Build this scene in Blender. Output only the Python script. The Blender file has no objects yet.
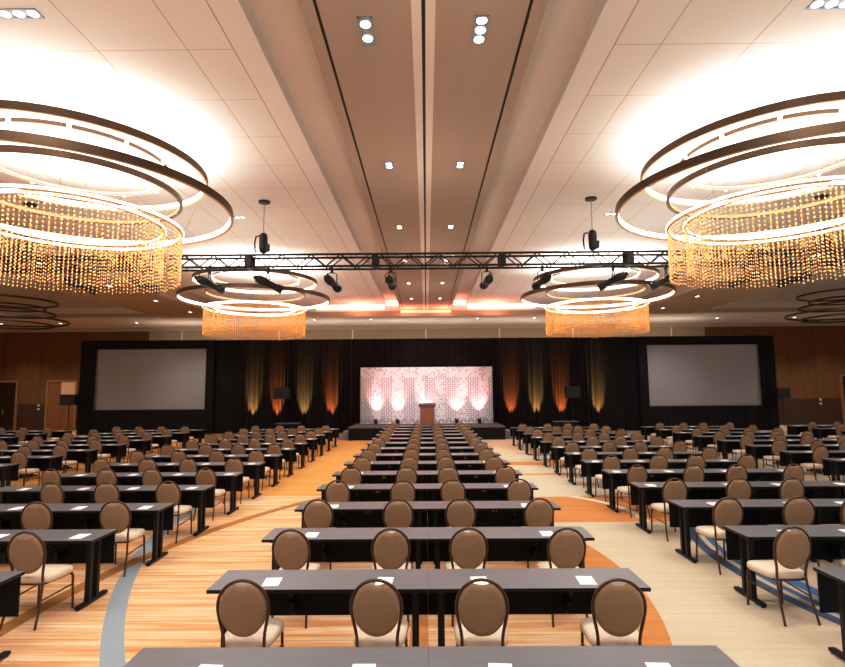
import bpy, bmesh, math, random
from mathutils import Vector, Matrix
random.seed(7)
PI = math.pi
scene = bpy.context.scene
COL = scene.collection

# ------------------------------------------------------------------ materials
def srgb(r, g, b):
    f = lambda c: (c/255/12.92) if c/255 <= .04045 else ((c/255+.055)/1.055)**2.4
    return (f(r), f(g), f(b), 1)

def mat(name, col, rough=.5, metal=0, spec=.5, emit=None, estr=0, noise=None, bump=None, sheen=0):
    m = bpy.data.materials.new(name); m.use_nodes = True
    nt = m.node_tree; b = nt.nodes['Principled BSDF']
    b.inputs['Base Color'].default_value = col
    b.inputs['Roughness'].default_value = rough
    b.inputs['Metallic'].default_value = metal
    b.inputs['Specular IOR Level'].default_value = spec
    if sheen: b.inputs['Sheen Weight'].default_value = sheen
    if emit:
        b.inputs['Emission Color'].default_value = emit
        b.inputs['Emission Strength'].default_value = estr
    if noise:                                   # (scale xyz, amount)
        sc, amt = noise
        tc = nt.nodes.new('ShaderNodeTexCoord'); mp = nt.nodes.new('ShaderNodeMapping')
        mp.inputs['Scale'].default_value = sc
        n = nt.nodes.new('ShaderNodeTexNoise'); n.inputs['Scale'].default_value = 1; n.inputs['Detail'].default_value = 4
        nt.links.new(tc.outputs['Object'], mp.inputs['Vector']); nt.links.new(mp.outputs[0], n.inputs['Vector'])
        mx = nt.nodes.new('ShaderNodeMix'); mx.data_type = 'RGBA'
        mx.inputs[6].default_value = tuple(max(0, c*(1-amt)) for c in col[:3])+(1,)
        mx.inputs[7].default_value = tuple(min(1, c*(1+amt)) for c in col[:3])+(1,)
        nt.links.new(n.outputs['Fac'], mx.inputs[0]); nt.links.new(mx.outputs[2], b.inputs['Base Color'])
        if bump:
            bp = nt.nodes.new('ShaderNodeBump'); bp.inputs['Strength'].default_value = bump; bp.inputs['Distance'].default_value = .01
            nt.links.new(n.outputs['Fac'], bp.inputs['Height']); nt.links.new(bp.outputs[0], b.inputs['Normal'])
    return m

class NG:
    """small node-math helper"""
    def __init__(s, m): s.nt = m.node_tree
    def m(s, op, a, b=None, c=None):
        n = s.nt.nodes.new('ShaderNodeMath'); n.operation = op
        for i, v in enumerate((a, b, c)):
            if v is None: continue
            if isinstance(v, (int, float)): n.inputs[i].default_value = v
            else: s.nt.links.new(v, n.inputs[i])
        return n.outputs[0]
    def gt(s, a, b): return s.m('GREATER_THAN', a, b)
    def lt(s, a, b): return s.m('LESS_THAN', a, b)
    def mul(s, *a):
        r = a[0]
        for x in a[1:]: r = s.m('MULTIPLY', r, x)
        return r
    def sub(s, a, b): return s.m('SUBTRACT', a, b)
    def between(s, v, a, b): return s.mul(s.gt(v, a), s.lt(v, b))
    def mix(s, f, a, b):
        n = s.nt.nodes.new('ShaderNodeMix'); n.data_type = 'RGBA'
        for i, v in ((0, f), (6, a), (7, b)):
            if isinstance(v, (tuple, int, float)): n.inputs[i].default_value = v
            else: s.nt.links.new(v, n.inputs[i])
        return n.outputs[2]
    def coords(s):
        tc = s.nt.nodes.new('ShaderNodeTexCoord'); sp = s.nt.nodes.new('ShaderNodeSeparateXYZ')
        s.nt.links.new(tc.outputs['Object'], sp.inputs[0]); return tc.outputs['Object'], sp.outputs
    def noise(s, vec, scale, detail=3, rough=.5):
        mp = s.nt.nodes.new('ShaderNodeMapping'); mp.inputs['Scale'].default_value = scale
        n = s.nt.nodes.new('ShaderNodeTexNoise'); n.inputs['Scale'].default_value = 1
        n.inputs['Detail'].default_value = detail; n.inputs['Roughness'].default_value = rough
        s.nt.links.new(vec, mp.inputs['Vector']); s.nt.links.new(mp.outputs[0], n.inputs['Vector'])
        return n.outputs['Fac']
    def dist(s, x, y, cx, cy):
        dx = s.sub(x, cx); dy = s.sub(y, cy)
        return s.m('SQRT', s.m('ADD', s.mul(dx, dx), s.mul(dy, dy)))
    def out(s, col, rough=None):
        b = s.nt.nodes['Principled BSDF']; s.nt.links.new(col, b.inputs['Base Color'])

def circle3(a, b, c):
    ax, ay = a; bx, by = b; cx, cy = c
    d = 2*(ax*(by-cy)+bx*(cy-ay)+cx*(ay-by))
    ux = ((ax*ax+ay*ay)*(by-cy)+(bx*bx+by*by)*(cy-ay)+(cx*cx+cy*cy)*(ay-by))/d
    uy = ((ax*ax+ay*ay)*(cx-bx)+(bx*bx+by*by)*(ax-cx)+(cx*cx+cy*cy)*(bx-ax))/d
    return ux, uy, math.hypot(ax-ux, ay-uy)

def carpet():
    m = mat('carpet', (.5, .4, .3, 1), rough=.95, spec=.1); g = NG(m)
    vec, (x, y, z) = g.coords()
    st = g.noise(vec, (.7, 26, 1), 3, .65)
    st2 = g.noise(vec, (.3, 6.0, 1), 2, .5)
    fine = g.noise(vec, (40, 40, 1), 2, .5)
    big = g.noise(vec, (.5, .8, 1), 2)
    ss = g.m('MULTIPLY_ADD', g.sub(g.m('ADD', g.mul(st, .62), g.mul(st2, .38)), .42), 4.4, .22)
    ss = g.m('MINIMUM', g.m('MAXIMUM', ss, 0), 1)
    streak = g.mix(ss, srgb(226, 202, 174), srgb(200, 138, 80))
    orange = g.mix(ss, srgb(214, 162, 98), srgb(196, 132, 66))
    beige = g.mix(g.m('MULTIPLY_ADD', ss, .6, .1), srgb(198, 185, 166), srgb(182, 166, 144))
    orange2 = g.mix(ss, srgb(196, 138, 84), srgb(182, 120, 66))
    # outer edge of the big round medallion in front
    cx, cy, r = -4.0, 7.25, 6.57
    d = g.dist(x, y, cx, cy)
    right = g.gt(x, 0.)
    col = streak
    col = g.mix(g.mul(g.between(d, 5.95, r), right), col, orange2)
    col = g.mix(g.mul(g.gt(d, r), right), col, beige)
    # far left: saturated orange
    wob = g.m('MULTIPLY_ADD', big, .8, 12.0)
    fl = g.mul(g.gt(y, wob), g.lt(x, .4))
    col = g.mix(fl, col, orange)
    # far right
    fr = g.mul(g.gt(y, 12.1), g.gt(x, .4))
    col = g.mix(fr, col, beige)
    # orange tile block on the right with a pale arc through it
    ax, ay, ar = circle3((3.06, 12.27), (3.74, 11.32), (3.86, 9.98))
    blk = g.mul(g.between(y, 9.92, 12.2), g.between(x, .6, 4.7))
    da = g.dist(x, y, ax, ay)
    col = g.mix(g.mul(blk, g.lt(da, ar+1.0)), col, orange2)
    col = g.mix(g.mul(blk, g.between(da, ar-.02, ar+.13)), col, srgb(210, 202, 188))
    # thin orange strips farther down the right aisle
    a2 = circle3((.6, 16.3), (3.0, 16.15), (5.2, 17.6))
    d2 = g.dist(x, y, a2[0], a2[1])
    col = g.mix(g.mul(g.between(y, 17.1, 17.9), g.between(x, 1.5, 6)), col, orange2)
    col = g.mix(g.mul(g.between(y, 15.2, 15.45), g.between(x, 1.5, 4.2)), col, srgb(190, 140, 90))
    col = g.mix(g.mul(g.gt(y, 20.5), g.gt(x, .4)), col, srgb(200, 172, 148))
    # blue lines under the right block
    bx, by, br = circle3((4.36, 9.3), (4.0, 7.6), (4.06, 6.2))
    db = g.dist(x, y, bx, by)
    rb = g.mul(g.between(y, 3, 9.9), g.between(x, 3.2, 7.5))
    col = g.mix(g.mul(rb, g.between(db, br-.30, br-.20)), col, srgb(62, 104, 150))
    col = g.mix(g.mul(rb, g.between(db, br-.12, br+.03)), col, srgb(56, 84, 118))
    col = g.mix(g.mul(rb, g.between(db, br-.60, br-.42)), col, srgb(58, 112, 172))
    # blue-grey ribbon on the left
    lx, ly, lr = circle3((-2.88, 4.95), (-4.12, 7.56), (-4.78, 10.26))
    dl = g.dist(x, y, lx, ly)
    lb = g.mul(g.lt(x, -2.2), g.lt(y, 11.6))
    col = g.mix(g.mul(lb, g.between(dl, lr-.20, lr) if lx > 0 else g.between(dl, lr, lr+.20)), col, srgb(140, 153, 163))
    # brown arc
    ox, oy, orr = circle3((-2.0, 12.5), (-3.45, 9.9), (-4.2, 5.6))
    do = g.dist(x, y, ox, oy)
    col = g.mix(g.mul(g.between(do, orr-.0, orr+.2), g.lt(y, 12.6), g.lt(x, -1.5)), col, srgb(160, 112, 60))
    # short orange bar under the centre seam
    col = g.mix(g.mul(g.between(x, -.18, .0), g.between(y, 5.1, 6.3)), col, orange2)
    col = g.mix(g.m('MULTIPLY_ADD', fine, .5, -.15), col, srgb(150, 120, 90))
    g.out(col)
    return m

def ceiling_panels():
    m = mat('painted_ceiling_panels', srgb(218, 202, 186), rough=.9, spec=.2); g = NG(m)
    vec, (x, y, z) = g.coords()
    ax = g.m('ABSOLUTE', x)
    f = g.m('ABSOLUTE', g.sub(g.m('FRACT', g.m('ADD', g.m('DIVIDE', g.sub(ax, 3.21), 1.22), 10.5)), .5))
    fx = g.mul(g.lt(f, .006), g.gt(ax, 3.0))
    fx = g.m('MAXIMUM', fx, g.lt(g.m('ABSOLUTE', g.sub(ax, 2.58)), .01))
    f2 = g.m('ABSOLUTE', g.sub(g.m('FRACT', g.m('ADD', g.m('DIVIDE', g.sub(y, 6.84), 1.27), 10.5)), .5))
    fy = g.mul(g.lt(f2, .004), g.gt(ax, 2.58))
    n = g.noise(vec, (.7, .7, 1), 2)
    base = g.mix(n, srgb(228, 222, 218), srgb(235, 230, 227))
    col = g.mix(g.m('MAXIMUM', fx, fy), base, srgb(186, 172, 160))
    g.out(col); return m

def wood_wall():
    m = mat('wood_wall_panels', srgb(120, 76, 42), rough=.55, spec=.3); g = NG(m)
    vec, (x, y, z) = g.coords()
    st = g.noise(vec, (7, 1, .35), 4, .6)
    col = g.mix(st, srgb(92, 58, 32), srgb(140, 92, 54))
    f = g.m('ABSOLUTE', g.sub(g.m('FRACT', g.m('ADD', g.m('DIVIDE', x, 2.44), 20.5)), .5))
    col = g.mix(g.lt(f, .006), col, srgb(50, 32, 20))
    rib = g.m('ABSOLUTE', g.sub(g.m('FRACT', g.m('MULTIPLY', x, 5.0)), .5))
    col = g.mix(g.mul(g.lt(z, 1.62), .75), col, srgb(48, 38, 34))
    col = g.mix(g.mul(g.lt(rib, .07), .35), col, srgb(50, 32, 20))
    g.out(col); return m

def wood(name, a, b, sc=(3, 3, .4), rough=.4):
    m = mat(name, a, rough=rough, spec=.4); g = NG(m); vec, o = g.coords()
    n = g.noise(vec, sc, 4, .6); g.out(g.mix(n, a, b)); return m

def table_laminate():
    m = mat('dark_grey_laminate', (.04, .04, .043, 1), rough=.34, spec=.5); g = NG(m); vec, o = g.coords()
    n = g.noise(vec, (2.5, 60, 1), 3, .6)
    g.out(g.mix(n, (.100, .102, .114, 1), (.175, .176, .194, 1))); return m

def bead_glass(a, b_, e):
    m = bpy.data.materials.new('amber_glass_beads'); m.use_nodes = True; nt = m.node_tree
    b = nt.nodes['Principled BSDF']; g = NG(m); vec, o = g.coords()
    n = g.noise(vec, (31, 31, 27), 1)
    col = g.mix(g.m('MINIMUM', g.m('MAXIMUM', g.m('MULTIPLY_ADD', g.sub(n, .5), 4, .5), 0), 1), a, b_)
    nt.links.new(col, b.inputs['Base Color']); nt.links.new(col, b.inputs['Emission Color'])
    b.inputs['Emission Strength'].default_value = e  # beads emit faintly: strip light on the glass put into the material
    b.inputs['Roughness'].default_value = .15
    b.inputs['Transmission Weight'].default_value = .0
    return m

M = dict(
    taupewall=mat('taupe_wall_covering', srgb(176, 152, 126), .85, spec=.2, noise=((3, 1, .3), .08)),
    carpet=carpet(), ceil=ceiling_panels(), woodwall=wood_wall(),
    tray=mat('tray_paint', srgb(226, 215, 206), .9, spec=.2, noise=((.5, .5, 1), .05)),
    taupe=mat('taupe_ceiling_fabric', srgb(182, 163, 148), .9, spec=.15, noise=((2, .3, 1), .06)),
    cream=mat('cream_paint', srgb(230, 218, 208), .85, spec=.2, noise=((1, 1, 1), .03)),
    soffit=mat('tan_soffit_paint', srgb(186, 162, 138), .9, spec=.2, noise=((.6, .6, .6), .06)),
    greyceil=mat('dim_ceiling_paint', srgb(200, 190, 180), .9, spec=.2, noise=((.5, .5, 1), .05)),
    slot=mat('black_slot', (.006, .006, .006, 1), .6, noise=((3, 3, 3), .2)),
    top=table_laminate(),
    black=mat('black_table_steel', (.006, .006, .007, 1), .45, spec=.3, noise=((20, 20, 20), .2)),
    blackpanel=mat('black_modesty_fabric', (.006, .006, .007, 1), .7, spec=.25, noise=((40, 40, 40), .3)),
    chrome=mat('chrome', (.7, .7, .7, 1), .2, metal=1, noise=((9, 9, 9), .05)),
    fab=mat('taupe_chair_fabric', srgb(158, 126, 96), .85, spec=.15, noise=((55, 55, 55), .16), bump=.15, sheen=.15),
    seat=mat('toplit_seat_fabric', srgb(218, 200, 180), .85, spec=.15, noise=((60, 60, 60), .1), bump=.12),  # chair fabric painted paler to carry the light falling from above
    cframe=mat('bronze_chair_tube', srgb(86, 58, 42), .38, metal=.35, spec=.5, noise=((14, 14, 14), .15)),
    paper=mat('white_paper', (.86, .86, .86, 1), .7, spec=.2, noise=((20, 20, 20), .02)),
    drape=mat('black_velour', (.016, .014, .015, 1), .9, spec=.1, noise=((5, 5, .4), .35), sheen=.05),
    screen=mat('projection_screen', (.42, .42, .42, 1), .8, spec=.2, noise=((.25, .25, .1), .1)),
    screenframe=mat('grey_screen_frame', (.24, .24, .24, 1), .5, noise=((9, 9, 9), .1)),
    deck=mat('stage_carpet', srgb(92, 86, 86), .9, spec=.15, noise=((12, 12, 12), .2)),
    skirt=mat('black_stage_skirt', (.012, .012, .013, 1), .8, spec=.15, noise=((14, 14, 1), .3)),
    backdrop=mat('white_backdrop_panel', (.70, .70, .72, 1), .7, spec=.2, noise=((3, 3, 3), .05)),
    relief=mat('grey_backdrop_relief', (.17, .17, .20, 1), .7, spec=.2, noise=((3, 3, 3), .1)),
    lect=wood('lectern_wood', srgb(104, 62, 34), srgb(134, 84, 48)),
    lectd=wood('lectern_dark_wood', srgb(64, 38, 22), srgb(82, 50, 30)),
    ring=mat('bronze_ring_metal', srgb(112, 90, 72), .35, metal=.7, spec=.5, noise=((8, 8, 30), .12)),
    ringdark=mat('dark_ring_metal', srgb(72, 56, 44), .45, metal=.5, noise=((8, 8, 30), .12)),
    peach=mat('warm_ring_lining', srgb(214, 170, 130), .5, spec=.3, noise=((8, 8, 8), .05)),
    led=mat('led_strip', (1, .95, .88, 1), .5, emit=(1, .93, .84, 1), estr=5, noise=((2, 2, 2), .02)),
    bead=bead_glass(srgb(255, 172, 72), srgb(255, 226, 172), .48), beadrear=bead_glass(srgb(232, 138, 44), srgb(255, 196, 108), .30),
    wire=mat('thin_steel_wire', (.35, .33, .3, 1), .4, metal=.8, noise=((9, 9, 9), .05)),
    truss=mat('black_truss_paint', (.014, .014, .015, 1), .45, spec=.4, noise=((12, 12, 12), .2)),
    lens=mat('lens_glass', (.05, .05, .06, 1), .08, spec=.8, noise=((9, 9, 9), .1)),
    lamp=mat('downlight_lamp', (1, 1, 1, 1), .5, emit=(.85, .93, 1, 1), estr=9, noise=((9, 9, 9), .02)),
    lampdim=mat('small_downlight_lamp', (1, 1, 1, 1), .5, emit=(.95, .95, 1, 1), estr=5, noise=((9, 9, 9), .02)),
    housing=mat('downlight_trim', srgb(150, 160, 168), .4, metal=.3, noise=((9, 9, 9), .05)),
    cove=mat('cove_led_white', (1, 1, 1, 1), .5, emit=(1, .80, .68, 1), estr=2.2, noise=((2, 2, 2), .02)),
    covered=mat('cove_led_red', (1, .5, .4, 1), .5, emit=(1, .36, .22, 1), estr=1.3, noise=((2, 2, 2), .02)),
    door=wood('dark_door_wood', srgb(40, 24, 16), srgb(54, 34, 22), (6, 1, .4)),
    doorlite=wood('warm_door_wood', srgb(126, 78, 42), srgb(150, 98, 58), (6, 1, .4)),
    doorframe=wood('door_frame_wood', srgb(150, 104, 66), srgb(168, 122, 82), (6, 1, .4)),
    doorglow=mat('painted_door_light', srgb(206, 164, 126), .5, emit=srgb(206, 150, 110), estr=.12, noise=((2, 2, 2), .05)),  # light on the door leaf put into pale colour and faint emission
    spk=mat('speaker_cabinet', (.012, .013, .015, 1), .5, spec=.4, noise=((15, 15, 15), .2)),
    grille=mat('speaker_grille', (.02, .021, .023, 1), .6, noise=((60, 60, 60), .4)),
    switch=mat('white_plastic', (.75, .73, .7, 1), .4, noise=((9, 9, 9), .03)),
    step=mat('pale_step_carpet', srgb(150, 144, 138), .9, noise=((20, 20, 20), .1)),
)

# ------------------------------------------------------------------ mesh helpers
def box(bm, x0, x1, y0, y1, z0, z1, mi=0, topmi=None):
    v = [bm.verts.new(p) for p in ((x0,y0,z0),(x1,y0,z0),(x1,y1,z0),(x0,y1,z0),(x0,y0,z1),(x1,y0,z1),(x1,y1,z1),(x0,y1,z1))]
    for k, q in enumerate(((3,2,1,0),(4,5,6,7),(0,1,5,4),(1,2,6,5),(2,3,7,6),(3,0,4,7))):
        f = bm.faces.new([v[i] for i in q]); f.material_index = mi
        if k == 1 and topmi is not None: f.material_index = topmi

def tube(bm, pts, r, n=8, cap=True, mi=0, closed=False):
    pts = [Vector(p) for p in pts]; rings = []
    N = len(pts); prev = None
    for i, p in enumerate(pts):
        a = pts[(i-1) % N] if (closed or i) else p; b = pts[(i+1) % N] if (closed or i < N-1) else p
        t = (b-a).normalized()
        if prev is None:
            ref = Vector((0,0,1)) if abs(t.z) < .9 else Vector((1,0,0))
            u = t.cross(ref).normalized()
        else:
            u = (prev - t*prev.dot(t)).normalized()
        prev = u; w = t.cross(u)
        rr = r[i] if isinstance(r, (list, tuple)) else r
        rings.append([bm.verts.new(p+u*math.cos(2*PI*k/n)*rr+w*math.sin(2*PI*k/n)*rr) for k in range(n)])
    for i in range(N if closed else N-1):
        A, B = rings[i], rings[(i+1) % N]
        for k in range(n):
            f = bm.faces.new((A[k], A[(k+1) % n], B[(k+1) % n], B[k])); f.smooth = True; f.material_index = mi
    if cap and not closed:
        bm.faces.new(list(reversed(rings[0]))).material_index = mi; bm.faces.new(rings[-1]).material_index = mi

def lathe(bm, prof, n=16, c=(0,0,0), mi=0, mtx=None):
    """prof: list of (r, z)"""
    rings = []
    for r, z in prof:
        ring = []
        for k in range(n):
            p = Vector((r*math.cos(2*PI*k/n), r*math.sin(2*PI*k/n), z))
            if mtx: p = mtx @ p
            ring.append(bm.verts.new(p+Vector(c)))
        rings.append(ring)
    for A, B in zip(rings, rings[1:]):
        for k in range(n):
            f = bm.faces.new((A[k], A[(k+1) % n], B[(k+1) % n], B[k])); f.smooth = True; f.material_index = mi
    for ring, rev in ((rings[0], True), (rings[-1], False)):
        f = bm.faces.new(list(reversed(ring)) if rev else ring); f.material_index = mi

def ringprof(bm, R, prof, n=128, mi=0):
    """sweep a closed section [(dr, z)] round a circle"""
    rings = [[bm.verts.new(((R+dr)*math.cos(2*PI*k/n), (R+dr)*math.sin(2*PI*k/n), z)) for dr, z in prof] for k in range(n)]
    P = len(prof)
    for k in range(n):
        A, B = rings[k], rings[(k+1) % n]
        for j in range(P):
            bm.faces.new((A[j], B[j], B[(j+1) % P], A[(j+1) % P])).material_index = mi

def mesh(name, bm, mats, bevel=0, seg=2, fixn=True):
    if bevel:
        bmesh.ops.bevel(bm, geom=[e for e in bm.edges], offset=bevel, segments=seg, affect='EDGES', profile=.6)
    if fixn: bmesh.ops.recalc_face_normals(bm, faces=bm.faces)
    me = bpy.data.meshes.new(name); bm.to_mesh(me); bm.free()
    for m_ in (mats if isinstance(mats, (list, tuple)) else [mats]): me.materials.append(m_)
    return me

def obj(name, me, parent=None, loc=None, label=None):
    o = bpy.data.objects.new(name, me); COL.objects.link(o)
    if parent: o.parent = parent
    if loc: o.location = loc
    if label: o['label'] = label
    return o

def thing(name, label, cat, loc=(0,0,0), rz=0, group=None, me=None):
    o = bpy.data.objects.new(name, me); COL.objects.link(o)
    o.location = loc; o.rotation_euler = (0, 0, rz)
    o['label'] = label; o['category'] = cat
    if group: o['group'] = group
    return o

def struct(name, bm, mats, **k):
    o = obj(name, mesh(name, bm, mats, **k)); o['kind'] = 'structure'; return o

def sbox(name, m_, *b):
    bm = bmesh.new(); box(bm, *b); return struct(name, bm, m_)

def copy_tree(src, name=None):
    c = src.copy(); COL.objects.link(c)
    for ch in src.children:
        d = ch.copy(); COL.objects.link(d); d.parent = c
        for g in ch.children:
            e = g.copy(); COL.objects.link(e); e.parent = d
    return c

ORD = ['front', 'second', 'third', 'fourth', 'fifth', 'sixth', 'seventh', 'eighth', 'ninth', 'tenth', 'eleventh', 'twelfth',
       'thirteenth', 'fourteenth', 'fifteenth']
H_CEIL = 7.0

# ------------------------------------------------------------------ the room
sbox('floor', M['carpet'], -30, 30, -4, 34, -.1, 0)
sbox('wall_back', M['woodwall'], -30, 30, 33.9, 34.1, 0, 7.4)
sbox('wall_left', M['woodwall'], -30.2, -30, -4, 34, 0, 7.4)
sbox('wall_right', M['woodwall'], 30, 30.2, -4, 34, 0, 7.4)
for s in (-1, 1):
    X = lambda a, b: (min(s*a, s*b), max(s*a, s*b))
    sbox('ceiling', M['ceil'], *X(2.2, 11.1), -4, 29.25, H_CEIL, 7.45)          # chandelier bays
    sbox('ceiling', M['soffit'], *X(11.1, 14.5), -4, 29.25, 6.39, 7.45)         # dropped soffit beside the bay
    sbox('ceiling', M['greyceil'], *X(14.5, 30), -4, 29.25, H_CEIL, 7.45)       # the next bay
    sbox('trim_1', M['taupe'], *X(1.24, 1.40), -4, 29.1, 6.72, 6.80)
    sbox('trim_2', M['slot'], *X(1.195, 1.245), -4, 29.1, 6.74, 6.80)
    sbox('ceiling', M['taupe'], *X(.14, 1.20), -4, 29.1, 6.72, 6.82)
    sbox('trim_3', M['cream'], *X(.022, .14), -4, 29.1, 6.715, 6.80)
sbox('trim_4', M['slot'], -.022, .022, -4, 29.1, 6.735, 6.80)
sbox('ceiling', M['tray'], -2.2, 2.2, -4, 29.25, 7.22, 7.45)
# end soffit above the stage wall
sbox('ceiling', M['cream'], -30, 30, 29.25, 33.9, 6.39, 7.45)
sbox('trim_5', M['soffit'], -30, 30, 29.2, 29.26, 6.44, 6.66)
sbox('trim_6', M['soffit'], -30, 30, 33.7, 33.9, 6.16, 6.39)
for k, x in enumerate((-15.5, -9.3, -4.65, 0, 4.65, 9.3, 15.5)):                 # pale mullions on the wall above the drape
    sbox('trim_7', M['cream'], x-.04, x+.04, 33.82, 33.9, 4.6, 6.2)

def lightbar(name, label, m_, x0, x1, z0, z1):
    bm = bmesh.new(); box(bm, x0, x1, 29.12, 29.24, z0, z1)
    return thing(name, label, 'light', group='cove lights above the stage', me=mesh(name, bm, m_))
lightbar('cove_light', 'glowing pinkish white cove strip at stage end of the left chandelier bay', M['cove'], -6.0, -2.3, 6.80, 6.99)
lightbar('cove_light', 'glowing pinkish white cove strip at stage end of the right chandelier bay', M['cove'], 2.3, 6.0, 6.80, 6.99)
lightbar('cove_light', 'short bright cove strip in the recess left of the taupe centre ceiling', M['cove'], -2.15, -1.46, 7.0, 7.2)
lightbar('cove_light', 'short bright cove strip in the recess right of the taupe centre ceiling', M['cove'], 1.46, 2.15, 7.0, 7.2)
lightbar('cove_light', 'red glowing cove strip across the end of the taupe centre ceiling', M['covered'], -1.38, 1.38, 6.55, 6.70)

b = bmesh.new(); box(b, -17.6, 17.6, 33.84, 33.895, 0, 6.36); struct('wall_back_panel', b, M['taupewall'])
# doors and fittings of the back wall
def door(n, x0, x1, h, leaves, framem, leafmats, handle=True):
    bm = bmesh.new()
    y = 33.9
    box(bm, x0-.12, x0, y-.10, y, 0, h+.12); box(bm, x1, x1+.12, y-.10, y, 0, h+.12); box(bm, x0, x1, y-.10, y, h, h+.12)
    o = obj('door_%d' % n, mesh('door_frame', bm, framem)); o['kind'] = 'structure'
    w = (x1-x0)/leaves
    for k in range(leaves):
        b2 = bmesh.new(); box(b2, x0+k*w+.01, x0+(k+1)*w-.01, y-.06, y-.01, .01, h-.01)
        l = obj('door_leaf', mesh('door_leaf', b2, leafmats[k % len(leafmats)]), o)
        if handle:
            hx = x0+w+(-.16 if k == 0 else .16) if leaves == 2 else x1-.15
            b3 = bmesh.new(); tube(b3, [(hx, y-.06, .95), (hx, y-.13, 1.0), (hx, y-.13, 1.3), (hx, y-.06, 1.35)], .018)
            obj('door_handle', mesh('door_handle', b3, M['chrome']), l)
    return o
door(1, -27.6, -25.85, 3.0, 2, M['doorframe'], [M['door']])
d2 = door(2, -23.8, -22.1, 3.0, 2, M['doorframe'], [M['doorlite']])
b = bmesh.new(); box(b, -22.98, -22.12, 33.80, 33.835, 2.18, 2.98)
obj('door_light_patch', mesh('door_light_patch', b, M['doorglow']), d2)
door(3, 25.95, 27.7, 3.0, 2, M['doorframe'], [M['door']])
for sx, side in ((-24.4, 'left'), (24.55, 'right')):
    t = thing('wall_switch', 'pale switch plates on the dark wainscot of the far %s wall' % side, 'switch', (sx, 33.9, 1.25))
    for dz in (0, .24):
        b = bmesh.new(); box(b, -.06, .06, -.03, 0, dz, dz+.12); obj('plate', mesh('plate', b, M['switch'], bevel=.008), t)

# ------------------------------------------------------------------ tables
TD, TW, TH = .50, 1.845, .74
def table_meshes():
    r = {}
    bm = bmesh.new(); box(bm, -TW/2, TW/2, 0, TD, TH-.032, TH)
    me = mesh('tabletop', bm, [M['black'], M['top']], bevel=.004)
    for p in me.polygons:
        if p.normal.z > .9: p.material_index = 1
    r['top'] = me
    bm = bmesh.new(); box(bm, -TW/2+.0006, TW/2-.0006, TD-.06, TD-.045, .36, TH-.033)
    r['panel'] = mesh('modesty_panel', bm, M['blackpanel'])
    bm = bmesh.new()
    for y in (.16, .30): box(bm, -.028, .028, y-.026, y+.026, .035, TH-.05)
    box(bm, -.04, .04, .06, .42, TH-.052, TH-.033)
    r['leg'] = mesh('leg', bm, M['black'], bevel=.004)
    bm = bmesh.new(); box(bm, -.032, .032, -.03, TD-.0, .012, .045)
    r['foot'] = mesh('foot', bm, M['black'], bevel=.008)
    bm = bmesh.new()
    lathe(bm, [(.02, 0), (.024, .012)], 8)
    r['glide'] = mesh('glide', bm, M['black'])
    bm = bmesh.new(); tube(bm, [(-.03, .4, .60), (-.015, .4, .64), (.015, .4, .64), (.03, .4, .60)], .007, 6)
    box(bm, -.012, .012, .40, .44, .63, .66)
    r['latch'] = mesh('latch', bm, M['chrome'])
    bm = bmesh.new(); tube(bm, [(0, .10, TH-.04), (0, .42, .50)], .012, 6); box(bm, -.02, .02, .30, .44, .42, .52)
    r['brace'] = mesh('brace', bm, M['black'])
    return r
TM = table_meshes()
def proto_table(detail):
    t = bpy.data.objects.new('training_table', None); COL.objects.link(t)
    obj('tabletop', TM['top'], t)
    obj('modesty_panel', TM['panel'], t)
    for x in (-TW/2+.11, TW/2-.11):
        l = obj('leg', TM['leg'], t, (x, 0, 0)); f = obj('foot', TM['foot'], l)
        if detail:
            for y in (-.01, TD-.02): obj('glide', TM['glide'], l, (0, y, 0))
    if detail:
        obj('latch', TM['latch'], t, (0.06, 0, 0))
        for x in (-.28, .32): obj('brace', TM['brace'], t, (x, 0, 0))
    return t
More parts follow.
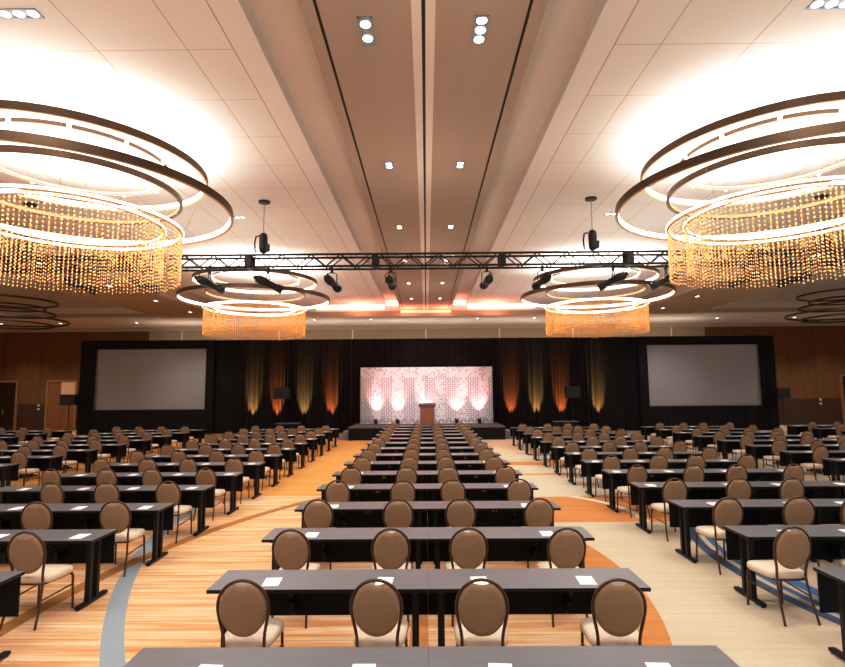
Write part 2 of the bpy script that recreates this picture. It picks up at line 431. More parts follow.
# ------------------------------------------------------------------ chairs
LEAN = math.tan(math.radians(9))
def lean(x, z): return -(z-.46)*LEAN if z > .46 else 0
def arch_hw(z):
    """half width of the back frame at height z (balloon back)"""
    zc, a, bt = .745, .194, .205
    if z >= zc: return a*math.sqrt(max(0, 1-((z-zc)/bt)**2))
    t = min(1, (zc-z)/.27)
    return a - .040*(t*t*(3-2*t))
def chair_meshes(n=8):
    r = {}
    # frame of the back: one bent tube
    pts = []
    for z in (.43, .50, .55, .60, .65, .70, .745): pts.append((-arch_hw(z), lean(0, z), z))
    for k in range(1, 16):
        a = PI-PI*k/16; z = .745+.205*math.sin(a); pts.append((.194*math.cos(a), lean(0, z), z))
    for z in (.745, .70, .65, .60, .55, .50, .43): pts.append((arch_hw(z), lean(0, z), z))
    bm = bmesh.new(); tube(bm, pts, .0125, n); r['back_frame'] = mesh('back_frame', bm, M['cframe'])
    # upholstered oval, notched at the top for the hand hold
    out = []; NP = 44
    for k in range(NP):
        a = -PI/2+2*PI*k/NP
        x = .180*math.cos(a); z = .728+.212*math.sin(a) if math.sin(a) < 0 else .728+.214*math.sin(a)
        if z > .73 and abs(x) < .075: z -= .034*(1-(x/.075)**2)
        out.append((x, z))
    bm = bmesh.new()
    def loop(sc, y):
        return [bm.verts.new((x*sc, y+lean(0, z), .728+(z-.728)*sc)) for x, z in out]
    L = [loop(.80, -.030), loop(.94, -.026), loop(1.0, -.012), loop(1.0, .012), loop(.92, .034), loop(.70, .046)]
    for A, B in zip(L, L[1:]):
        for k in range(NP):
            f = bm.faces.new((A[k], A[(k+1) % NP], B[(k+1) % NP], B[k])); f.smooth = True
    for ring in (L[0], L[-1]):
        f = bm.faces.new(ring); f.smooth = True
    r['backrest'] = mesh('backrest', bm, M['fab'])
    # seat cushion: rounded square, crowned
    bm = bmesh.new(); NS = 40
    def sq(sc, z, dz=0):
        o = []
        for k in range(NS):
            a = 2*PI*k/NS; c, s = math.cos(a), math.sin(a); e = .42
            x = math.copysign(abs(c)**e, c); y = math.copysign(abs(s)**e, s)
            hw = .212 - .016*(-y)            # slightly narrower at the back
            o.append(bm.verts.new((x*hw*sc, .225+y*.215*sc, z)))
        return o
    L = [sq(.93, .402), sq(1, .416), sq(1.0, .455), sq(.95, .474), sq(.75, .486), sq(.4, .492)]
    for A, B in zip(L, L[1:]):
        for k in range(NS):
            f = bm.faces.new((A[k], A[(k+1) % NS], B[(k+1) % NS], B[k])); f.smooth = True
    bm.faces.new(L[0]); bm.faces.new(L[-1]).smooth = True
    r['seat'] = mesh('seat', bm, M['seat'])
    def legs(bm, which, s):
        if which == 'rear': tube(bm, [(s*.154, 0, .45), (s*.157, -.005, .38), (s*.170, -.05, .18), (s*.18, -.105, .012), (s*.18, -.107, 0)], [.0125]*4+[.014], n)
        else: tube(bm, [(s*.175, .32, .40), (s*.183, .40, .39), (s*.188, .42, .36), (s*.192, .428, .16), (s*.195, .435, .012), (s*.195, .436, 0)], [.0125]*5+[.014], n)
    for w in ('rear', 'front'):
        for s in (-1, 1):
            bm = bmesh.new(); legs(bm, w, s); r[(w, s)] = mesh('leg', bm, M['cframe'])
    def rails(bm):
        for s in (-1, 1): tube(bm, [(s*.154, 0, .402), (s*.178, .33, .395)], .011, n)
        tube(bm, [(-.155, .02, .397), (.155, .02, .397)], .010, n); tube(bm, [(-.178, .36, .393), (.178, .36, .393)], .010, n)
    bm = bmesh.new(); rails(bm); r['seat_frame'] = mesh('seat_frame', bm, M['cframe'])
    for s in (-1, 1):
        bm = bmesh.new(); tube(bm, [(s*.166, -.03, .25), (s*.19, .424, .27)], .008, n); r[('stretcher', s)] = mesh('stretcher', bm, M['cframe'])
    return r
CM = chair_meshes()
def proto_chair(detail):
    t = bpy.data.objects.new('banquet_chair', None); COL.objects.link(t)
    obj('backrest', CM['backrest'], t); obj('back_frame', CM['back_frame'], t); obj('seat', CM['seat'], t)
    if detail:
        obj('seat_frame', CM['seat_frame'], t)
        for s in (-1, 1): obj('stretcher', CM[('stretcher', s)], t)
    for w in ('rear', 'front'):
        for s in (-1, 1): obj('leg', CM[(w, s)], t)
    return t
bm = bmesh.new(); box(bm, -.07, .07, 0, .20, 0, .006)
PAD = mesh('notepad', bm, M['paper'], bevel=.001)

protoC = {True: proto_chair(True), False: proto_chair(False)}; usedC = set()
protoT = {True: proto_table(True), False: proto_table(False)}; usedT = set()
def place(protos, used, detail, loc, rz):
    if detail not in used: used.add(detail); o = protos[detail]
    else: o = copy_tree(protos[detail])
    o.location = loc; o.rotation_euler = (0, 0, rz); return o

Y0, DY = 3.15, 1.5
BLOCKS = [
    # name, table centres, seats, row indices (0 = the row under the camera), which end to count seats from
    ('centre block', [-.922, .923], [-1.42, -.37, .42, 1.45], range(0, 15), 0),
    ('inner left block', [-6.50, -4.655], [-7.02, -6.0, -5.12, -4.14], range(1, 14), -1),
    ('inner right block', [4.455, 6.30], [3.92, 4.94, 5.74, 6.83], range(1, 14), 1),
    ('far left block', [-12.21, -10.365], [-12.80, -11.80, -10.92, -9.92], range(6, 14), -1),
    ('far right block', [9.98, 11.825], [9.50, 10.5, 11.3, 12.38], range(6, 14), 1),
    ('outermost left block', [-17.91, -16.06], [-18.4, -17.5, -16.65, -15.6], range(11, 14), -1),
    ('outermost right block', [16.15, 18.005], [15.7, 16.75, 17.6, 18.6], range(11, 14), 1),
]
SEAT4 = ['first', 'second', 'third', 'fourth']
def infr(x, y, m=.0): return abs(x) < .80*(y+.17)+m
for name, tabs, seats, rows, end in BLOCKS:
    for n in rows:
        y = Y0+DY*n; det = n <= 8
        row = ORD[n-rows[0]] + ' row'
        for k, tx in enumerate(tabs):
            if not infr(min(abs(tx-TW/2), abs(tx+TW/2)), y+TD): continue
            t = place(protoT, usedT, det, (tx, y, 0), 0)
            side = ['left', 'right'][k] + ' half' if end == 0 else ('inner' if (k == 1) == (end < 0) else 'outer') + ' half'
            t['label'] = 'long black table, %s of the %s back from camera, %s' % (side, row, name)
            t['category'] = 'table'; t['group'] = 'training tables in rows'
        for k, sx in enumerate(seats):
            jx = random.uniform(-.025, .025); jy = random.uniform(-.03, .03)
            if end > 0 and n <= 3: jx -= .16 if n < 3 else .06
            tx = tabs[0 if k < 2 else 1]
            if not infr(min(abs(tx-TW/2), abs(tx+TW/2)), y+TD): continue
            for lx in (tx-TW/2+.11, tx+TW/2-.11):
                for sg in (-.19, .19):
                    dd = sx+jx+sg-lx
                    if abs(dd) < .085: jx += math.copysign(.085-abs(dd), dd)
            q = SEAT4[k] + ' from left' if end == 0 else SEAT4[k if end > 0 else 3-k] + ' from inner end'
            if n > 0 and infr(abs(sx)-.2, y-.3):
                c = place(protoC, usedC, det, (sx+jx, y-.35+jy, 0), math.radians(random.uniform(-5, 5)))
                c['label'] = 'tan oval-backed chair, %s in %s back from camera, %s' % (q, row, name)
                c['category'] = 'chair'; c['group'] = 'banquet chairs in rows'
            off = {0: .09, 1: .01, 2: .02, 3: -.07}[k] if end == 0 else random.choice((-.16, .14, .17)) if end > 0 else random.choice((.13, .16, .2))
            px = max(tx-TW/2+.1, min(tx+TW/2-.1, sx+off+random.uniform(-.03, .03)))
            if infr(abs(px)-.07, y+.2):
                thing('notepad', 'white notepad at seat %s, %s back from camera, %s' % (q, row, name),
                      'notepad', (px, y+.07, TH), math.radians(random.uniform(-5, 5)), 'white notepads on the tables', PAD)

# ------------------------------------------------------------------ stage
st = thing('stage', 'low black skirted stage platform with grey deck in front of the backdrop', 'stage', (0, 25.65, 0))
b = bmesh.new(); box(b, -3.72, 3.72, 0, 3.5, .55, .60); obj('deck', mesh('deck', b, M['deck']), st)
b = bmesh.new()
per = [(-3.70, 3.46), (-3.70, .02), (3.70, .02), (3.70, 3.46)]
loop = []
for (ax, ay), (bx, by) in zip(per, per[1:]):
    L = math.hypot(bx-ax, by-ay); K = int(L/.06)
    for k in range(K):
        t_ = k/K; nx, ny = (by-ay)/L, -(bx-ax)/L; w = .012*math.sin(k*1.7)
        loop.append((ax+(bx-ax)*t_+nx*w, ay+(by-ay)*t_+ny*w))
lo = [b.verts.new((x, y, 0)) for x, y in loop]; hi = [b.verts.new((x, y, .55)) for x, y in loop]
for k in range(len(loop)-1): b.faces.new((lo[k], lo[k+1], hi[k+1], hi[k])).smooth = True
obj('skirt', mesh('skirt', b, M['skirt']), st)
for s, side in ((-1, 'left'), (1, 'right')):
    sp = thing('stage_steps', 'small pale carpeted steps at the %s end of the stage' % side, 'steps', (s*4.0, 26.0, 0), 0)
    b = bmesh.new(); box(b, -.26, .26, 0, .9, .0, .2); obj('step', mesh('step', b, M['step'], bevel=.01), sp, (0, 0, 0))
    b = bmesh.new(); box(b, -.13, .13, 0, .9, .2, .4); obj('step', mesh('step', b, M['step'], bevel=.01), sp, (-s*.13, 0, 0))

bd = thing('stage_backdrop', 'wide white patterned backdrop wall on the stage washed in pink light', 'backdrop', (0, 28.35, .6))
b = bmesh.new()
W, HH = 6.94, 2.94
for k in range(6):
    box(b, -W/2+k*W/6+.004, -W/2+(k+1)*W/6-.004, 0, .06, 0, HH)
obj('panel', mesh('panel', b, M['backdrop']), bd)
b = bmesh.new()
def dash(x, z, ang, l, w):
    c, s = math.cos(ang), math.sin(ang)
    q = [(-l, -w), (l, -w), (l, w), (-l, w)]
    f = [b.verts.new((x+c*a-s*d, -.018, z+s*a+c*d)) for a, d in q]; g = [b.verts.new((x+(c*a-s*d)*1.15, 0, z+(s*a+c*d)*1.15)) for a, d in q]
    b.faces.new(f)
    for i in range(4): b.faces.new((f[i], f[(i+1) % 4], g[(i+1) % 4], g[i]))
nx, nz = 58, 27
for i in range(nx):
    for j in range(2, nz):
        x = -W/2+(i+.5)*W/nx; z = (j+.5)*HH/nz
        u = math.sin(x*2*PI/1.13+.6)         # alternating plain and patterned columns
        if (u > -.1 and z < 2.4) or random.random() < .3:
            dash(x, z, PI/4 if (i+j) % 2 else -PI/4, .042, .014)
for i in range(36):
    x = -W/2+(i+.5)*W/36
    dash(x, .10, PI/5 if i % 2 else -PI/5, .085, .02); dash(x, .19, PI/5 if i % 2 else -PI/5, .085, .014)
obj('relief_pattern', mesh('relief_pattern', b, M['relief']), bd)

lc = thing('lectern', 'brown wooden lectern at the front of the stage', 'lectern', (.03, 26.6, .6))
b = bmesh.new(); box(b, -.34, .34, -.22, .22, .05, .92); obj('body', mesh('body', b, M['lect'], bevel=.01), lc)
b = bmesh.new(); box(b, -.37, .37, -.25, .25, 0, .055); obj('base', mesh('base', b, M['lectd'], bevel=.008), lc)
b = bmesh.new()
v = [b.verts.new(p) for p in ((-.41,-.30,.92),(.41,-.30,.92),(.41,.28,.92),(-.41,.28,.92),(-.41,-.30,1.04),(.41,-.30,1.04),(.41,.28,1.10),(-.41,.28,1.10))]
for q in ((3,2,1,0),(4,5,6,7),(0,1,5,4),(1,2,6,5),(2,3,7,6),(3,0,4,7)): b.faces.new([v[i] for i in q])
obj('reading_top', mesh('reading_top', b, M['lectd'], bevel=.008), lc)
b = bmesh.new(); box(b, -.27, .27, -.235, -.22, .14, .84); obj('front_panel', mesh('front_panel', b, M['lect'], bevel=.006), lc)

# ------------------------------------------------------------------ drapes and screens
def drape_mesh(bm, x0, x1, z0, z1, y, per=.21, amp=.05, seed=0):
    rnd = random.Random(seed); K = int((x1-x0)/.035); ph = 0; A, B = [], []
    for k in range(K+1):
        x = x0+(x1-x0)*k/K
        ph += .035*2*PI/per*(1+.35*math.sin(x*1.7+seed)+.2*rnd.uniform(-1, 1))
        yy = y+amp*math.sin(ph)*(1+.4*math.sin(x*2.3))
        A.append(bm.verts.new((x, yy-.02*math.sin(ph*.5), z0))); B.append(bm.verts.new((x, y+(yy-y)*.7, z1)))
    for k in range(K): bm.faces.new((A[k], A[k+1], B[k+1], B[k])).smooth = True
def pipe(bm, x0, x1, z, y): tube(bm, [(x0, y, z), (x1, y, z)], .025, 8)
xs = [-12.1, -4.2, 4.2, 12.1]
lab = ['black pleated drape left of the stage lit by amber and orange uplights', 'black pleated drape behind and above the white stage backdrop', 'black pleated drape right of the stage lit by amber and orange uplights']
for k in range(3):
    t = thing('stage_drape', lab[k], 'drape', ((xs[k]+xs[k+1])/2, 30.05, 0), 0, 'black stage drapes')
    h = (xs[k+1]-xs[k])/2
    b = bmesh.new(); drape_mesh(b, -h, h, .02, 5.2, 0, seed=k); obj('curtain', mesh('curtain', b, M['drape'], fixn=False), t)
    b = bmesh.new(); pipe(b, -h, h, 5.2, .08)
    for x in (-h+.1, h-.1): tube(b, [(x, .12, 0), (x, .12, 5.2)], .022, 8)
    obj('pipe', mesh('pipe', b, M['truss']), t)
for s, side in ((-1, 'left'), (1, 'right')):
    cx = s*15.28
    t = thing('screen_masking', 'black drape masking framing the %s projection screen' % side, 'drape', (cx, 29.72, 0), 0, 'black masking drapes round the screens')
    o = s
    xi, xo = -o*3.52, o*3.93                       # inner and outer edge, local
    a, c = sorted((xi, xo))
    for n_, (p0, p1, z0, z1) in {'top_valance': (a, c, 4.72, 5.2), 'lower_skirt': (a, c, .02, 1.36), 'side_leg': (a, -3.06, 1.36, 4.72), 'side_leg ': (3.06, c, 1.36, 4.72)}.items():
        b = bmesh.new(); drape_mesh(b, p0, p1, z0, z1, 0, per=.3, amp=.012, seed=int(p0*7))
        obj(n_.strip(), mesh(n_.strip(), b, M['drape'], fixn=False), t)
    t = thing('projection_screen', 'large blank grey projection screen to the %s of the stage' % side, 'screen', (cx, 29.86, 0), 0, 'projection screens')
    b = bmesh.new()
    for r_ in ((-3.1, 3.1, 1.32, 1.39), (-3.1, 3.1, 4.69, 4.76), (-3.1, -3.03, 1.39, 4.69), (3.03, 3.1, 1.39, 4.69)):
        box(b, r_[0], r_[1], -.03, .03, r_[2], r_[3])
    obj('frame', mesh('frame', b, M['screenframe']), t)
    b = bmesh.new(); box(b, -3.03, 3.03, -.005, .01, 1.39, 4.69); obj('screen_surface', mesh('screen_surface', b, M['screen']), t)
    b = bmesh.new()
    for x in (-3.07, 3.07): tube(b, [(x, .06, 0), (x, .06, 4.7)], .03, 8)
    obj('stand', mesh('stand', b, M['truss']), t)

# ------------------------------------------------------------------ speakers, uplights, side tables
def speaker(x, y, zb, w, h, label, rz=0):
    t = thing('loudspeaker', label, 'speaker', (x, y, zb), rz, 'loudspeakers on stands')
    b = bmesh.new(); box(b, -w/2, w/2, -.18, .18, 0, h); obj('cabinet', mesh('cabinet', b, M['spk'], bevel=.02), t)
    b = bmesh.new(); box(b, -w/2+.03, w/2-.03, -.195, -.18, .03, h-.03); obj('grille', mesh('grille', b, M['grille'], bevel=.005), t)
    return t
def stand(x, y, h, label):
    t = thing('speaker_stand', label, 'stand', (x, y, 0), random.uniform(0, 1), 'tripod speaker stands')
    b = bmesh.new(); tube(b, [(0, 0, .25), (0, 0, h)], .02, 8); tube(b, [(0, 0, h-.02), (0, 0, h)], .06, 8); obj('pole', mesh('pole', b, M['truss']), t)
    for k in range(3):
        a = 2*PI*k/3; c, s = math.cos(a), math.sin(a)
        b = bmesh.new(); tube(b, [(c*.02, s*.02, .75), (c*.48, s*.48, .012)], .013, 6); tube(b, [(c*.02, s*.02, .35), (c*.3, s*.3, .30)], .009, 6)
        obj('leg', mesh('leg', b, M['truss']), t)
for x, y, zb, w, h, where in ((-7.75, 28.9, 1.92, .85, .62, 'before the drape left of the stage'), (7.80, 28.9, 1.86, .75, .62, 'before the drape right of the stage'),
                              (-19.4, 29.25, 1.66, .82, .58, 'beside the left screen'), (19.15, 29.25, 1.74, .7, .58, 'beside the right screen')):
    stand(x, y, zb, 'thin black tripod stand %s' % where)
    speaker(x, y, zb, w, h, 'black loudspeaker raised on a tripod %s' % where)

def aim(o, d):
    o.rotation_euler = Vector(d).to_track_quat('-Z', 'Y').to_euler()
def spot(name, loc, d, power, col, size, blend=.6, rad=.03):
    l = bpy.data.lights.new(name, 'SPOT'); l.energy = power; l.color = col; l.spot_size = math.radians(size); l.spot_blend = blend
    l.shadow_soft_size = rad
    o = bpy.data.objects.new(name, l); COL.objects.link(o); o.location = loc; aim(o, d); return o
def uplight(x, y, z, label, group, col, power, size, d):
    t = thing('uplight', label, 'light', (x, y, z), 0, group)
    b = bmesh.new(); lathe(b, [(.07, .03), (.085, .06), (.09, .22), (.095, .24)], 14); obj('can', mesh('can', b, M['truss']), t)
    b = bmesh.new(); lathe(b, [(.08, .241), (.08, .247)], 14); obj('lens', mesh('lens', b, M['lens']), t)
    b = bmesh.new(); box(b, -.11, .11, -.09, .09, 0, .03); obj('base', mesh('base', b, M['truss']), t)
    spot('uplight_beam', (x, y, z+.27), d, power, col, size, .8)
AMB, ORG = (1, .52, .13), (1, .24, .05)
for x, c, w in ((-9.64, AMB, 'first'), (-8.27, ORG, 'second'), (-6.79, (1, .56, .16), 'third'), (-5.26, ORG, 'fourth')):
    uplight(x, 29.55, 0, 'small black uplight at the foot of the left drape, %s from left' % w, 'uplights along the drapes', c, 3000 if c != ORG else 4200, 30, (0, .32, 1))
for x, c, w in ((4.68, ORG, 'first'), (6.07, (1, .56, .16), 'second'), (7.46, ORG, 'third'), (9.49, AMB, 'fourth')):
    uplight(x, 29.55, 0, 'small black uplight at the foot of the right drape, %s from left' % w, 'uplights along the drapes', c, 3000 if c != ORG else 4200, 30, (0, .32, 1))
for x, w in ((-2.62, 'first'), (-1.5, 'second'), (.0, 'third'), (1.55, 'fourth'), (2.72, 'fifth')):
    uplight(x, 27.95, .6, 'small black uplight on stage before the white backdrop, %s from left' % w, 'uplights on the stage', (1, .27, .27), 420, 60, (0, .30, 1))

for s, side in ((-1, 'left'), (1, 'right')):
    t = thing('side_table', 'small dark clothed table near the drape %s of the stage' % side, 'table', (s*6.9, 27.0, 0), 0, 'side tables near the drapes')
    b = bmesh.new(); box(b, -.6, .6, -.3, .3, .72, .75); obj('tabletop', mesh('tabletop', b, M['top'], bevel=.004), t)
    b = bmesh.new(); box(b, -.59, .59, -.29, .29, .04, .72); obj('table_skirt', mesh('table_skirt', b, M['skirt']), t)
    b = bmesh.new()
    for x in (-.55, .55):
        for y in (-.25, .25): tube(b, [(x, y, 0), (x, y, .7)], .02, 6)
    obj('leg_set', mesh('leg_set', b, M['black']), t)

# ------------------------------------------------------------------ lighting truss
TY, TZ0, TZ1 = 12.75, 5.30, 5.64
tr = thing('lighting_truss', 'long black box truss hung across the room below the ceiling', 'truss', (0, TY, TZ0))
hw = .17; SEC = 3.05
b = bmesh.new()
for y in (-hw, hw):
    for z in (.025, .315): tube(b, [(-SEC/2+.01, y, z), (SEC/2-.01, y, z)], .028, 8)
K = 8
for j in range(K):
    xa, xb = -SEC/2+.12+(SEC-.24)*j/K, -SEC/2+.12+(SEC-.24)*(j+1)/K
    zz = (.025, .315) if j % 2 else (.315, .025)
    for y in (-hw, hw): tube(b, [(xa, y, zz[0]), (xb, y, zz[1])], .016, 6)
    for z in (.025, .315): tube(b, [(xa, -hw, z), (xa, hw, z)], .010, 6)
for x in (-SEC/2+.03, SEC/2-.03):
    for z in (.025, .315): box(b, x-.03, x+.03, -hw, hw, z-.02, z+.02)
    for y in (-hw, hw): box(b, x-.045, x+.045, y-.015, y+.015, .025, .315)
secm = mesh('truss_section', b, M['truss'])
for k in range(-3, 5):
    obj('truss_section', secm, tr, (.32+SEC*k, 0, 0))

bmb = bmesh.new(); lathe(bmb, [(.05, 0), (.09, .03), (.10, .12), (.10, .40), (.08, .47), (.04, .50)], 14); box(bmb, -.06, .14, -.07, .07, .05, .22)
HB = mesh('motor_body', bmb, M['truss'])
bmb = bmesh.new(); tube(bmb, [(-.10, .02, .44), (-.19, .02, .42), (-.22, .02, .25), (-.20, .02, .02), (-.15, .02, .05)], .02, 8); HBAG = mesh('chain_bag', bmb, M['truss'])
bmb = bmesh.new(); tube(bmb, [(0, 0, .50), (0, 0, 7.0-5.70-.06)], .009, 6); HCH = mesh('chain', bmb, M['wire'])
bmb = bmesh.new(); lathe(bmb, [(.12, 1.25), (.14, 1.26), (.14, 1.30)], 16); HPL = mesh('ceiling_plate', bmb, M['truss'])
bmb = bmesh.new(); tube(bmb, [(0, 0, .01), (0, .03, -.02), (0, 0, -.045), (0, -.02, -.02)], .012, 6); HSL = mesh('hook', bmb, M['truss'])
for x, w in ((-3.94, 'left of the centre ceiling strip'), (4.06, 'right of the centre ceiling strip'), (-9.72, 'behind the left crystal chandelier'), (9.66, 'behind the right crystal chandelier')):
    t = thing('chain_hoist', 'black chain hoist holding the truss, %s' % w, 'hoist', (x, TY, 5.70), 0, 'chain hoists above the truss')
    for n_, me in (('motor_body', HB), ('chain_bag', HBAG), ('chain', HCH), ('ceiling_plate', HPL), ('hook', HSL)): obj(n_, me, t)

# ellipsoidal spotlights; local -Y.. barrel along +Y
bmb = bmesh.new()
mt = Matrix.Rotation(-PI/2, 4, 'X')
lathe(bmb, [(.05, -.30), (.085, -.27), (.10, -.20), (.10, -.05), (.08, .0), (.08, .22), (.10, .24), (.10, .36), (.09, .37)], 16, mtx=mt)
for a in range(4):
    box(bmb, -.012, .012, -.29+a*.05, -.275+a*.05, -.115, .115)
FB = mesh('body', bmb, M['truss'])
bmb = bmesh.new(); lathe(bmb, [(.07, .372), (.075, .376), (.03, .385)], 16, mtx=mt); FL = mesh('lens', bmb, M['lens'])
bmb = bmesh.new(); lathe(bmb, [(.02, -.36), (.05, -.34), (.05, -.30)], 10, mtx=mt); FC = mesh('lamp_cap', bmb, M['truss'])
bmb = bmesh.new()
for s in (-1, 1): tube(bmb, [(s*.125, 0, -.02), (s*.125, 0, .20), (s*.06, 0, .24)], .012, 6)
tube(bmb, [(-.06, 0, .24), (.06, 0, .24)], .012, 6); FY = mesh('yoke', bmb, M['truss'])
bmb = bmesh.new(); box(bmb, -.03, .03, -.03, .03, .24, .34); tube(bmb, [(0, -.03, .335), (0, .03, .335)], .04, 8); FK = mesh('clamp', bmb, M['truss'])
fx = [(-8.24, 58, 20), (-6.74, 58, 20), (-5.16, 58, 22), (-3.76, 60, 22), (-2.23, 16, 14), (-.83, 4, 5), (1.46, -8, 5), (2.78, -18, 12), (4.46, -60, 22), (5.71, -58, 22), (7.56, -58, 20), (8.74, -62, 16)]
fl = ['leftmost on the truss', 'second from left on the truss', 'third from left on the truss', 'fourth from left on the truss', 'fifth from left on the truss', 'just left of the centre line on the truss',
      'just right of the centre line on the truss', 'fifth from right on the truss', 'fourth from right on the truss', 'third from right on the truss', 'second from right on the truss', 'rightmost on the truss']
for (x, yw, pt), l in zip(fx, fl):
    t = thing('stage_spotlight', 'black spotlight hanging %s' % l, 'spotlight', (x, TY-.17, 4.92), 0, 'stage spotlights under the truss')
    R = Matrix.Rotation(math.radians(-yw), 4, 'Z') @ Matrix.Rotation(math.radians(-pt), 4, 'X')
    bo = obj('body', FB, t); bo.rotation_euler = R.to_euler()
    obj('lens', FL, bo, label='dark glass lens'); obj('lamp_cap', FC, bo)
    yo = obj('yoke', FY, t); yo.rotation_euler = (0, 0, math.radians(-yw)); obj('clamp', FK, t)

# ------------------------------------------------------------------ chandeliers
for x in (-.83, 1.46): spot('truss_wash', (x, TY+.25, 4.93), (-x, 15.4, -2.7), 2100, (1, .64, .66), 24, .5, .08)
for x, tx in ((-8.24, -14.0), (8.74, 13.8)): spot('truss_wash', (x, TY+.25, 4.93), (tx-x, 17.0, -1.9), 600, (.85, .93, 1), 13, 1.0, .08)  # added cool beams standing in for the pale streaks on the screens
def ring_mesh(R, h, th, n=144, m_='ring'):
    b = bmesh.new(); ringprof(b, R, [(0, 0), (0, h), (-th, h), (-th, 0)], n); return mesh('ring', b, M[m_])
def strip_mesh(R, z0, z1, th, n=144, m_='led'):
    b = bmesh.new(); ringprof(b, R, [(0, z0), (0, z1), (-th, z1), (-th, z0)], n); return mesh('light_strip', b, M[m_])
RZ = dict(A=(2.20, 6.30, .12), C=(1.55, 6.42, .07), D=(1.77, 5.86, .10), B=(2.68, 5.65, .13), E=(1.80, 5.31, .06), F=(1.50, 5.33, .05))
ringmeshes = {}
for k, (R, z, h) in RZ.items():
    lit = k in 'EF'
    rm = ring_mesh(R, h, .045 if not lit else .05, m_='peach' if lit else 'ring')
    sm = strip_mesh(R-.045, z*0+.02, h-.02, .015, m_='led' if k in 'AB' else 'peach') if not lit else strip_mesh(R+.008, .012, h-.012, .066)
    lm = strip_mesh(R-.008, -.012, 0, .04, m_='peach') if k in 'BA' else None
    ringmeshes[k] = (rm, sm, lm)
def octa(bm, x, y, z, r):
    v = [bm.verts.new(p) for p in ((x+r,y,z),(x,y+r,z),(x-r,y,z),(x,y-r,z),(x,y,z+r*1.15),(x,y,z-r*1.15))]
    for a in range(4):
        bm.faces.new((v[a], v[(a+1) % 4], v[4])); bm.faces.new((v[(a+1) % 4], v[a], v[5]))
def curtain(R, ns, nb, length, r, seed, mk='bead'):
    rnd = random.Random(seed); b = bmesh.new(); w = bmesh.new()
    for k in range(ns):
        a = 2*PI*k/ns; x, y = R*math.cos(a), R*math.sin(a); L = length*(1+rnd.uniform(-.05, .02))
        for j in range(nb):
            octa(b, x, y, -.05-(L-.05)*j/(nb-1), r*rnd.choice((.7, 1, 1, 1.2)))
        tube(w, [(x, y, .02), (x, y, -L)], .0015, 3, cap=False)
    return mesh('bead_curtain', b, M[mk]), mesh('wires', w, M['wire'])
CUR = [curtain(1.775, 150, 13, .90, .018, 1), curtain(1.475, 118, 12, .82, .018, 2), curtain(1.775, 150, 14, .93, .020, 1, 'beadrear'), curtain(1.475, 110, 12, .85, .018, 2, 'beadrear')]
CABLES = []
for k in range(4):
    a = 2*PI*k/4+.5; c, s = math.cos(a), math.sin(a)
    bb = bmesh.new(); tube(bb, [(c*2.17, s*2.17, 6.998), (c*2.17, s*2.17, 6.36), (c*1.77, s*1.77, 5.34)], .004, 5)
    CABLES.append(mesh('suspension_cable', bb, M['wire']))
bb = bmesh.new(); lathe(bb, [(.28, 6.95), (.30, 6.96), (.30, 7.0)], 24); CANOPY = mesh('canopy', bb, M['cream'])
bb = bmesh.new(); lathe(bb, [(.02, -.06), (.035, -.04), (.035, .02), (.02, .04)], 8); CLIP = mesh('lamp_holder', bb, M['cream'])
def chandelier(x, y, label):
    t = thing('ring_chandelier', label, 'chandelier', (x, y, 0), 0, 'glowing ring chandeliers')
    for k, (R, z, h) in RZ.items():
        rm, sm, lm = ringmeshes[k]
        r_ = obj('glowing_ring' if k in 'EF' else 'ring', rm, t, (0, 0, z))
        if k not in 'CD': obj('light_strip', sm, r_, label='white glowing light strip')
        else: obj('lining', sm, r_)
        if lm: obj('lower_lip', lm, r_)
        if k == 'E' or k == 'F':
            bm_, wm_ = CUR[(0 if k == 'E' else 1)+(2 if y > 15 else 0)]
            c = obj('bead_curtain', bm_, t, (0, 0, z), 'hanging amber glass beads'); c['kind'] = 'stuff'
            w = obj('bead_wires', wm_, t, (0, 0, z)); w['kind'] = 'stuff'
    for me in CABLES: obj('suspension_cable', me, t)
    obj('canopy', CANOPY, t)
    for k in range(12): obj('lamp_holder', CLIP, t, (1.55*math.cos(2*PI*k/12), 1.55*math.sin(2*PI*k/12), 6.45))
    for zz, Rr, pw in ((6.22, 2.1, CH_UP),):
        l = bpy.data.lights.new('chandelier_uplight', 'AREA'); l.shape = 'DISK'; l.size = 2*Rr; l.energy = pw; l.color = (1, .96, .93)
        o = bpy.data.objects.new('chandelier_uplight', l); COL.objects.link(o); o.location = (x, y, zz); o.rotation_euler = (PI, 0, 0)
CH_UP = 310
chandelier(-6.23, 9.18, 'large glowing ring chandelier with amber bead curtain at the left edge')
chandelier(6.19, 9.18, 'large glowing ring chandelier with amber bead curtain at the right edge')
chandelier(-6.23, 19.43, 'glowing ring chandelier with bead curtain behind the truss, left of centre')
chandelier(6.19, 19.43, 'glowing ring chandelier with bead curtain behind the truss, right of centre')
for s, side in ((-1, 'left'), (1, 'right')):
    t = thing('unlit_chandelier', 'dark unlit chandelier of stacked bronze rings near the far %s ceiling' % side, 'chandelier', (s*19.1, 24.2, 0), 0, 'unlit ring chandeliers')
    for R, z in ((1.9, 6.48), (1.45, 6.22), (1.85, 5.95), (2.4, 5.60), (1.8, 5.42)):
        obj('ring', ring_mesh(R, .075, .05, 96, 'ringdark'), t, (0, 0, z))
    for k in range(3):
        a = 2*PI*k/3+.2; b = bmesh.new(); tube(b, [(1.75*math.cos(a), 1.75*math.sin(a), 5.5), (1.6*math.cos(a), 1.6*math.sin(a), 6.998)], .006, 5)
        obj('suspension_cable', mesh('suspension_cable', b, M['wire']), t)

